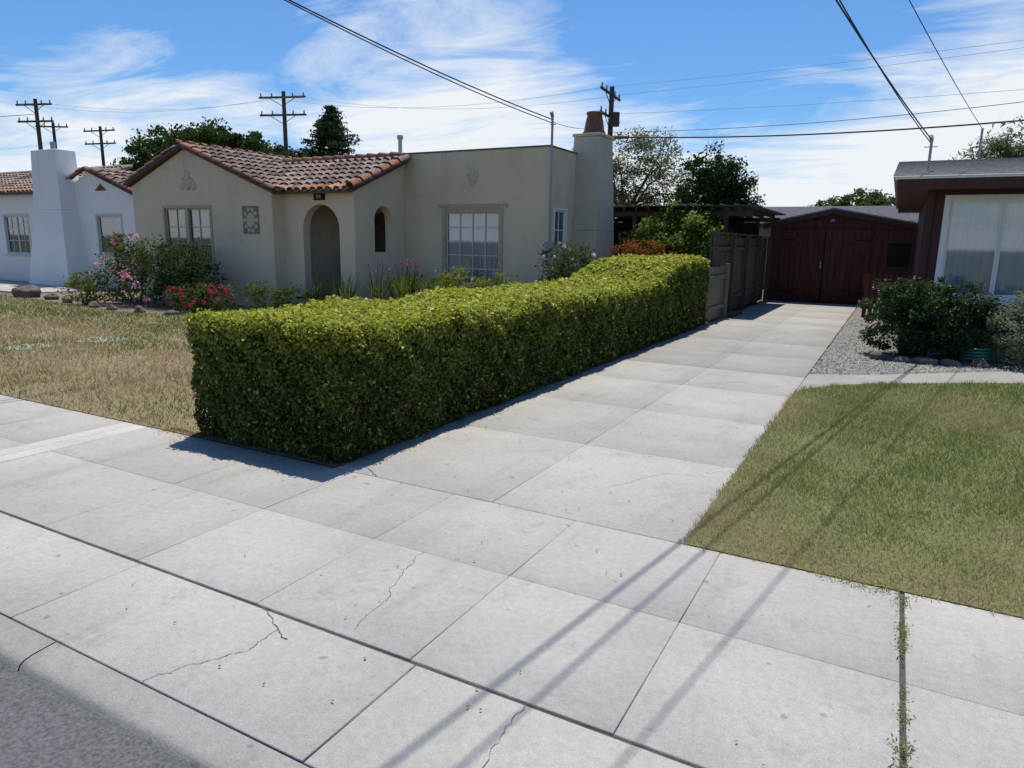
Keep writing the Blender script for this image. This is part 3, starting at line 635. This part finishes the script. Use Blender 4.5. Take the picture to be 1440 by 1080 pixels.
recess(mb,'y',14.0,-9.55,-7.9,.55,2.37); recess(mb,'x',-6.76,14.22,14.92,1.42,2.37)
box('rear_block',-15.6,-10.64,14.03,22,-.03,3.34,M_stucco,H); box('rear_wing',-10.63,-8.6,16.51,22,-.03,3.2,M_stucco,H)
box('parapet_cap',-10.66,-6.73,13.97,14.2,3.622,3.655,M_stone,H,.008); box('parapet_cap_side',-6.98,-6.73,14.203,16.52,3.622,3.652,M_stone,H,.008)
window(H,'y',14.0,-9.55,-7.9,.55,2.37,4,5,fm=M_trim,mm=M_muntin,fw=.10,mw=.013)
bx('y',14.0,-9.66,-7.79,-.03,-.001,2.37,2.45,M_trim,H,'window_head_trim')
window(H,'x',-6.76,14.22,14.92,1.42,2.37,2,2,fm=M_whitep,fw=.05)
box('front_door',-12.2,-11.1,13.90,13.96,.26,2.25,simple('door_wood',(.05,.028,.018),.5,.2,8,.1),H,.01)
box('porch_step',-12.3,-10.95,11.6,12.155,-.02,.14,M_gravel0,H,.01); box('porch_floor',-12.5,-10.88,12.16,13.99,.2,.262,M_gravel0,H)
sl_=math.atan(.37)
tile_rows('gable_roof_right',(-12.54,11.62,2.78+D),(0,1,0),(-math.cos(sl_),0,math.sin(sl_)),18,9,H)
tile_rows('gable_roof_left',(-17.98,11.62,3.06+D),(0,1,0),(math.cos(sl_),0,math.sin(sl_)),18,7,H)
s2=math.atan(.405)
tile_rows('porch_roof',(-14.75,11.93,2.65),(1,0,0),(0,math.cos(s2),math.sin(s2)),18,7,H)
ridge_tiles('ridge',(-15.68,11.55,3.93+D),(-15.68,16.0,3.93+D),H,.10)
ridge_tiles('rake_tiles_right',(-12.50,11.66,2.80+D),(-15.6,11.66,3.93+D),H,.065)
ridge_tiles('rake_tiles_left',(-17.98,11.66,3.06+D),(-15.7,11.66,3.93+D),H,.065)
ridge_tiles('porch_rake_tiles',(-10.5,11.90,2.71),(-10.5,14.2,3.63),H,.11)
ridge_tiles('porch_ridge',(-14.7,14.1,3.60),(-10.4,14.1,3.60),H,.09)
extrude('rake_board_right',[(-12.60,11.74,2.70+D),(-15.68,11.74,3.84+D),(-15.68,11.74,3.93+D),(-12.60,11.74,2.80+D)],(0,.045,0),M_brown,H)
extrude('rake_board_left',[(-17.92,11.74,2.98+D),(-15.69,11.74,3.84+D),(-15.69,11.74,3.93+D),(-17.92,11.74,3.08+D)],(0,.045,0),M_brown,H)
def taper(name,a,b,z0,z1,mat,parent):
    V=[(a[0],a[2],z0),(a[1],a[2],z0),(a[1],a[3],z0),(a[0],a[3],z0),(b[0],b[2],z1),(b[1],b[2],z1),(b[1],b[3],z1),(b[0],b[3],z1)]
    o=pymesh(name,V,[(0,3,2,1),(4,5,6,7),(0,1,5,4),(1,2,6,5),(2,3,7,6),(3,0,4,7)],mat,parent)
    m=o.modifiers.new('b','BEVEL'); m.width=.02;m.segments=2; return o
taper('chimney_base',(-6.9,-6.10,15.15,16.5),(-6.9,-6.15,15.25,16.4),-.03,1.9,M_chim,H)
taper('chimney_stack',(-6.9,-6.15,15.25,16.4),(-6.85,-6.2,15.40,16.2),1.9,4.0,M_chim,H)
box('chimney_cap',-6.88,-6.17,15.37,16.23,4.0,4.07,M_chim,H,.015)
def lathe(name,prof,c,mat,parent,n=20):
    V=[];F=[]
    for r,z_ in prof:
        for i in range(n): V.append((c[0]+r*math.cos(6.2832*i/n),c[1]+r*math.sin(6.2832*i/n),z_))
    for k in range(len(prof)-1):
        for i in range(n): F.append((k*n+i,k*n+(i+1)%n,(k+1)*n+(i+1)%n,(k+1)*n+i))
    return pymesh(name,V,F,mat,parent,True)
lathe('chimney_pot',[(.27,4.06),(.27,4.11),(.24,4.16),(.20,4.38),(.17,4.50),(.19,4.52),(.19,4.57),(.13,4.57),(.12,4.2)],(-6.5,15.75),M_terra,H)
M_orn=simple('plaster_ornament',(.50,.43,.30),.9,.2,15,.3)
def rosette(cx,y,cz,s,shape):
    bm=bmesh.new()
    for (dx,dz,r) in shape:
        mm=bmesh.ops.create_uvsphere(bm,u_segments=12,v_segments=8,radius=r*s)
        for v in mm['verts']: v.co=Vector((v.co.x+dx*s+cx,v.co.y*.35+y,v.co.z+dz*s+cz))
    m=bpy.data.meshes.new('plaster_ornament');bm.to_mesh(m);bm.free();m.materials.append(M_orn)
    for p in m.polygons:p.use_smooth=True
    link(bpy.data.objects.new('plaster_ornament',m),H)
rosette(-15.65,11.79,2.98,.2,[(-1.1,-.7,.5),(1.1,-.7,.5),(-.6,-.2,.55),(.6,-.2,.55),(0,.3,.6),(0,.9,.45),(-.35,.75,.3),(.35,.75,.3),(0,-.6,.6)])
rosette(-8.72,14.0,3.02,.16,[(0,.3,.8),(-.6,.5,.45),(.6,.5,.45),(0,.95,.45),(0,-.5,.5),(-.4,-.1,.4),(.4,-.1,.4),(0,-1,.3)])
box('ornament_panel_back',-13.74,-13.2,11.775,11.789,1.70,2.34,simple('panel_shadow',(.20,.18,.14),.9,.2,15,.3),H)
rosette(-13.47,11.775,2.02,.1,[(math.cos(t)*a*.95,math.sin(t)*a*1.2,.55) for a in(1,2.1) for t in [k*.6283 for k in range(10)]]+[(0,0,.7)])
box('number_plaque',-11.80,-11.47,12.13,12.158,2.47,2.63,M_dark,H,.004)
tx=bpy.data.curves.new('house_number','FONT'); tx.body='94'; tx.size=.15; tx.extrude=.003; tx.materials.append(M_trim)
to=bpy.data.objects.new('house_number',tx); COL.objects.link(to); to.rotation_euler=(math.pi/2,0,0); to.location=(-11.725,12.126,2.495); to.parent=H; to.matrix_parent_inverse=Matrix.Translation(H.location).inverted()
tubes('vent_pipe',[((-12.45,16.2,3.3),(-12.45,16.2,4.35),.055,.055),((-12.45,16.2,4.35),(-12.45,16.2,4.45),.085,.085)],M_metal,H,10)
sm=empty('service_mast',(-6.70,13.93,0))
tubes('mast_pipe',[((-6.70,13.93,1.5),(-6.70,13.93,4.22),.028,.028),((-6.70,13.93,4.20),(-6.70,13.86,4.30),.035,.045),((-6.75,13.93,4.05),(-6.62,13.93,4.05),.01,.01),((-6.70,13.93,.3),(-6.70,13.93,1.3),.018,.018)],M_metal,sm,8)
box('meter_box',-6.80,-6.60,13.86,13.985,1.28,1.62,M_meter,sm,.012)
tubes('meter_dial',[((-6.70,13.86,1.47),(-6.70,13.80,1.47),.075,.07)],M_metal,sm,14)

# ---------------------------------------------------------------- left neighbour
Nh=empty('white_stucco_house',(-27,14,0))
b=box('front_wing',-40,-24.4,13.5,21,-.03,3.0,M_white,Nh); recess(b,'y',13.5,-27.9,-26.3,.9,2.3); window(Nh,'y',13.5,-27.9,-26.3,.9,2.3,2,3,2,fm=M_muntin)
b=extrude('gable_part',[(-24.4,13.52,-.03),(-20.3,13.52,-.03),(-20.3,13.52,2.86),(-22.4,13.52,3.60),(-24.4,13.52,2.96)],(0,7,0),M_white,Nh)
recess(b,'y',13.52,-22.45,-21.1,1.0,2.28); window(Nh,'y',13.52,-22.45,-21.1,1.0,2.28,1,2,1,fm=M_muntin)
extrude('attic_vent',[(-22.35,13.50,2.98),(-21.75,13.50,2.98),(-22.05,13.50,3.18)],(0,.03,0),M_terra,Nh)
taper('chimney',(-25.3,-22.95,12.75,13.7),(-24.95,-23.4,13.0,13.7),-.03,2.4,M_white,Nh); taper('chimney_stack',(-24.95,-23.4,13.0,13.7),(-24.85,-23.5,13.05,13.7),2.4,4.25,M_white,Nh)
a1=math.atan(.36)
tile_rows('front_roof',(-40,13.2,2.96),(1,0,0),(0,math.cos(a1),math.sin(a1)),66,9,Nh)
tile_rows('gable_roof_r',(-20.1,13.3,2.82),(0,1,0),(-math.cos(.33),0,math.sin(.33)),20,7,Nh); ridge_tiles('rake',(-20.1,13.35,2.86),(-22.4,13.35,3.68),Nh,.08); ridge_tiles('rake',(-24.6,13.35,2.94),(-22.4,13.35,3.68),Nh,.08)
tubes('flue',[((-24.0,13.3,4.2),(-24.0,13.3,4.5),.08,.08)],M_metal,Nh,10)

# ---------------------------------------------------------------- right house
Rh=empty('brown_ranch_house',(4,16,0))
b=box('walls',.36,9.5,13.5,22,-.03,2.62,M_brown,Rh); recess(b,'y',13.5,.56,2.9,.80,2.46); window(Rh,'y',13.5,.56,2.9,.80,2.46,1,1,3,fm=M_whitep,mm=M_whitep,curt=M_blind,fw=.09,cd=.085,wave=1.4)
box('corner_board',.30,.42,13.45,13.495,-.02,2.6,M_brown,Rh,.004)
for k in range(3): box('siding_dark_strip',.43,2.95,13.482,13.498,.03+k*.24,.03+k*.24+.012,M_dark,Rh)  # thin near-black strips across the wall below the window
box('fascia_front',-.14,9.9,12.74,12.78,2.50,2.66,M_brown,Rh,.004); box('drip_edge_front',-.18,9.92,12.715,12.80,2.662,2.69,M_whitep,Rh,.003)
box('soffit',-.14,9.9,12.782,22.6,2.57,2.60,M_brown,Rh)
extrude('shingle_roof',[(-.2,12.7,2.692),(-.2,17.6,3.42),(-.2,22.7,2.692)],(10.2,0,0),M_shingle,Rh)
for k in range(1,16):
    y=12.7+k*.32; zz=2.692+(y-12.7)*.149
    box('shingle_course',-.21,10.0,y,y+.015,zz-.01,zz+.012,M_shingle,Rh)
m2=empty('service_mast',(.28,14.2,0)); tubes('mast_pipe',[((.28,14.2,2.9),(.28,14.2,3.42),.022,.022),((.28,14.2,3.4),(.26,14.1,3.46),.03,.035),((.18,14.2,3.3),(.38,14.2,3.3),.008,.008)],M_metal,m2,8)
m3=empty('service_mast',(1.2,17.4,0)); tubes('mast_pipe',[((1.2,17.4,3.3),(1.2,17.4,4.0),.022,.022)],M_metal,m3,8)
pf=empty('picket_fence',(0,18.4,0))
for k in range(9):
    x=-.62+k*.12; extrude('picket',[(x,18.4,0),(x+.09,18.4,0),(x+.09,18.4,.98),(x+.045,18.4,1.05),(x,18.4,.98)],(0,.02,0),M_barn,pf)
box('rail',-.66,.5,18.423,18.46,.75,.82,M_barn,pf); box('rail',-.66,.5,18.423,18.46,.2,.27,M_barn,pf)

# ---------------------------------------------------------------- garage
Gr=empty('red_garage',(-1.6,23,0))
extrude('garage_body',[(-3.45,22.5,-.03),(.55,22.5,-.03),(.55,22.5,2.12),(-1.75,22.5,2.58),(-3.45,22.5,2.22)],(0,6,0),M_barn,Gr)
for i,(a,b_) in enumerate(((-3.12,-1.93),(-1.90,-.70))):
    n=8;w_=(b_-a)/n
    for k in range(n): box('door_board',a+k*w_+.004,a+(k+1)*w_-.004,22.44,22.47+random.uniform(0,.004),.03,2.12,M_barn,Gr,.003)
    box('door_rail',a,b_,22.415,22.438,.25,.37,M_barn,Gr); box('door_rail',a,b_,22.415,22.438,1.75,1.87,M_barn,Gr)
    for zz in(.31,1.81): box('strap_hinge',a+.02 if i==0 else b_-.42,a+.42 if i==0 else b_-.02,22.405,22.413,zz-.02,zz+.02,M_dark,Gr)
box('door_pull',-1.99,-1.96,22.40,22.413,1.0,1.2,M_metal,Gr); box('door_gap',-1.929,-1.901,22.45,22.49,.03,2.12,M_dark,Gr); box('sill_shadow_gap',-3.12,-.7,22.46,22.49,0.0,.03,M_dark,Gr)
for k in range(8):
    x=-.6+k*.14; box('wall_board',x+.003,x+.137,22.47,22.498,0,2.12,M_barn,Gr,.002)
box('side_window',-.28,.28,22.44,22.468,1.1,1.75,M_dark,Gr); box('side_window_frame',-.34,.34,22.452,22.469,1.04,1.81,M_brown,Gr)
extrude('fascia_l',[(-3.65,22.30,2.12),(-1.75,22.30,2.55),(-1.75,22.30,2.68),(-3.65,22.30,2.25)],(0,.05,0),M_brown,Gr); extrude('fascia_r',[(.75,22.30,2.05),(-1.745,22.30,2.55),(-1.745,22.30,2.68),(.75,22.30,2.18)],(0,.05,0),M_brown,Gr)
extrude('roof_l',[(-3.68,22.28,2.255),(-1.75,22.28,2.685),(-1.75,22.28,2.725),(-3.68,22.28,2.295)],(0,6.5,0),M_shingle,Gr); extrude('roof_r',[(.78,22.28,2.185),(-1.748,22.28,2.685),(-1.748,22.28,2.725),(.78,22.28,2.225)],(0,6.5,0),M_shingle,Gr)
tubes('lamp_bracket',[((-1.75,22.44,2.35),(-1.75,22.30,2.40),.015,.015),((-1.75,22.30,2.42),(-1.75,22.30,2.33),.03,.09)],M_metal,Gr,10)
Bh=empty('grey_roof_house',(-2,32,0))
box('walls',-5.2,6,30,37,-.03,2.5,simple('tan_siding',(.28,.25,.2),.8,.2,5,.1),Bh); extrude('roof',[(-5.6,29.4,2.5),(-5.6,33.6,3.35),(-5.6,37.6,2.5)],(12,0,0),simple('grey_shingle_roof',(.11,.11,.115),.95,.25,6,.4,30,spec=.1),Bh); box('fascia',-5.58,6.4,29.36,29.395,2.36,2.50,M_brown,Bh)

# ---------------------------------------------------------------- fences
fe=empty('board_fence',(-3.5,19,0)); y=15.3
while y<22.4:
    w_=.14; h=1.83+random.uniform(-.03,.03); box('board',-3.55+random.uniform(-.006,.006),-3.525,y+.004,y+w_-.004,.02,h,M_fence,fe,.003); y+=w_
box('rail',-3.523,-3.48,15.3,22.4,1.5,1.58,M_fence,fe);box('rail',-3.523,-3.48,15.3,22.4,.35,.43,M_fence,fe);box('cap_rail',-3.60,-3.45,15.25,22.42,1.87,1.90,M_fence,fe)
for y in(15.3,17.1,18.9,20.7,22.3): box('post',-3.478,-3.39,y,y+.09,-.03,1.865,M_fence,fe,.005)
ge2=empty('low_gate',(-3.2,15.2,0)); y=14.6
while y<16.1:
    h=1.16+random.uniform(-.02,.02); box('picket',-3.40,-3.38,y+.005,y+.125,.04,h,M_gate,ge2,.003); y+=.135
box('rail',-3.378,-3.34,14.6,16.1,.90,.98,M_gate,ge2);box('rail',-3.378,-3.34,14.6,16.1,.25,.33,M_gate,ge2);box('post',-3.375,-3.285,16.12,16.21,-.03,1.22,M_gate,ge2,.005);box('post',-3.44,-3.35,14.50,14.59,-.03,1.2,M_gate,ge2,.005)
for k in range(5): box('edging_brick',-3.32,-3.16,16.3+k*.22,16.5+k*.22,.0,.09,M_terra,None,.008)
Pg=empty('patio_cover',(-5.4,19,0))
for x in(-8.1,-6,-3.75):
    for y in(17.3,21.6): box('post',x,x+.1,y,y+.1,-.03,2.3,M_pole,Pg)
box('beam',-8.4,-3.1,17.28,17.42,2.30,2.42,M_pole,Pg);box('beam',-8.4,-3.1,21.6,21.72,2.30,2.42,M_pole,Pg)
for k in range(17): x=-8.3+k*.31; box('rafter',x,x+.05,16.9,22,2.423,2.50,M_pole,Pg)
box('roof_sheet',-8.45,-3.0,16.85,22.05,2.503,2.53,M_pole,Pg)
for k in range(18): x=-8.4+k*.31; box('roof_batten',x,x+.04,16.84,22.05,2.532,2.56,M_shingle,Pg)
box('back_shed_wall',-8.4,-3.7,21.9,22.0,-.03,2.3,M_fence,Pg)

# ---------------------------------------------------------------- utility poles
def pole(x,y,h,arms=2,ang=0,al=1.2):
    e=empty('utility_pole',(x,y,0)); tubes('pole_shaft',[((x,y,-.05),(x,y,h),.17,.11)],M_pole,e,10)
    ca,sa=math.cos(ang),math.sin(ang)
    for k in range(arms):
        zz=h-.35-k*1.0; s=[((x-al*ca,y-al*sa-.12,zz),(x+al*ca,y+al*sa-.12,zz),.065,.065)]
        s+=[((x+t*al*ca*.6,y+t*al*sa*.6-.12,zz),(x,y-.12,zz-.5),.02,.02) for t in(-1,1)]
        tubes('crossarm',s,M_pole,e,5)
        tubes('insulators',[((x+t*al*ca,y+t*al*sa-.12,zz+.05),(x+t*al*ca,y+t*al*sa-.12,zz+.25),.05,.035) for t in(-.92,-.45,.45,.92)],M_metal,e,6)
    return e
pole(-33.2,32,10.2,2,.3,1.5);pk=pole(-12.4,32,8.7,2,1.65,1.5);pole(-48.3,26,9.9,2,.3,1.3);pole(-58,36,10.3,2,.2,1.6);pole(-61,34,10.5,1,.5,1.3)
tubes('transformer',[((-12.05,31.7,6.9),(-12.05,31.7,7.5),.18,.18)],M_pole,pk,12); tubes('service_arm',[((-12.5,31.8,6.45),(-11.4,31.8,6.4),.07,.07)],M_pole,pk,6)
wire('power_line',(-6.70,13.9,4.15),(-10.4,-7,8.6),.75,.011,M_wire); wire('power_line',(-6.70,13.9,4.08),(-10.1,-7,8.8),.85,.009,M_wire)
wire('power_line',(.26,14.1,3.42),(-4.0,-8,7.6),.55,.010,M_wire);wire('power_line',(.26,14.1,3.36),(-3.6,-8,7.75),.70,.008,M_wire)
wire('power_line',(1.2,17.4,3.98),(-3.1,-8,5.5),.3,.006,M_wire)
wire('power_line',(-12.4,32,6.5),(14,30,6.7),.6,.032,M_wire); wire('power_line',(-12.4,32,6.7),(14,30,7.6),.6,.012,M_wire)
for t in(-.9,.9):
    wire('power_line',(-12.4+t*.3,32+t,8.5),(40,34+t,12.5+.3*t),.9,.007,M_wiref); wire('power_line',(-33.2+t,32,9.9),(-12.4+t*.3,32+t,8.5),.7,.007,M_wiref)
    wire('power_line',(-48.3+t,26,9.6),(-33.2+t,32,9.9),.6,.007,M_wiref)
wire('power_line',(-12.4,32,7.5),(40,34,9.6),.9,.007,M_wiref)
wire('power_line',(-48.3,26,9.0),(-90,5,9.5),1,.02,M_wiref)
wire('power_line',(-6.7,13.9,4.1),(-12.4,32,7.4),.3,.008,M_wiref)
print('faces',sum(len(o.data.polygons) for o in bpy.data.objects if o.type=='MESH'))
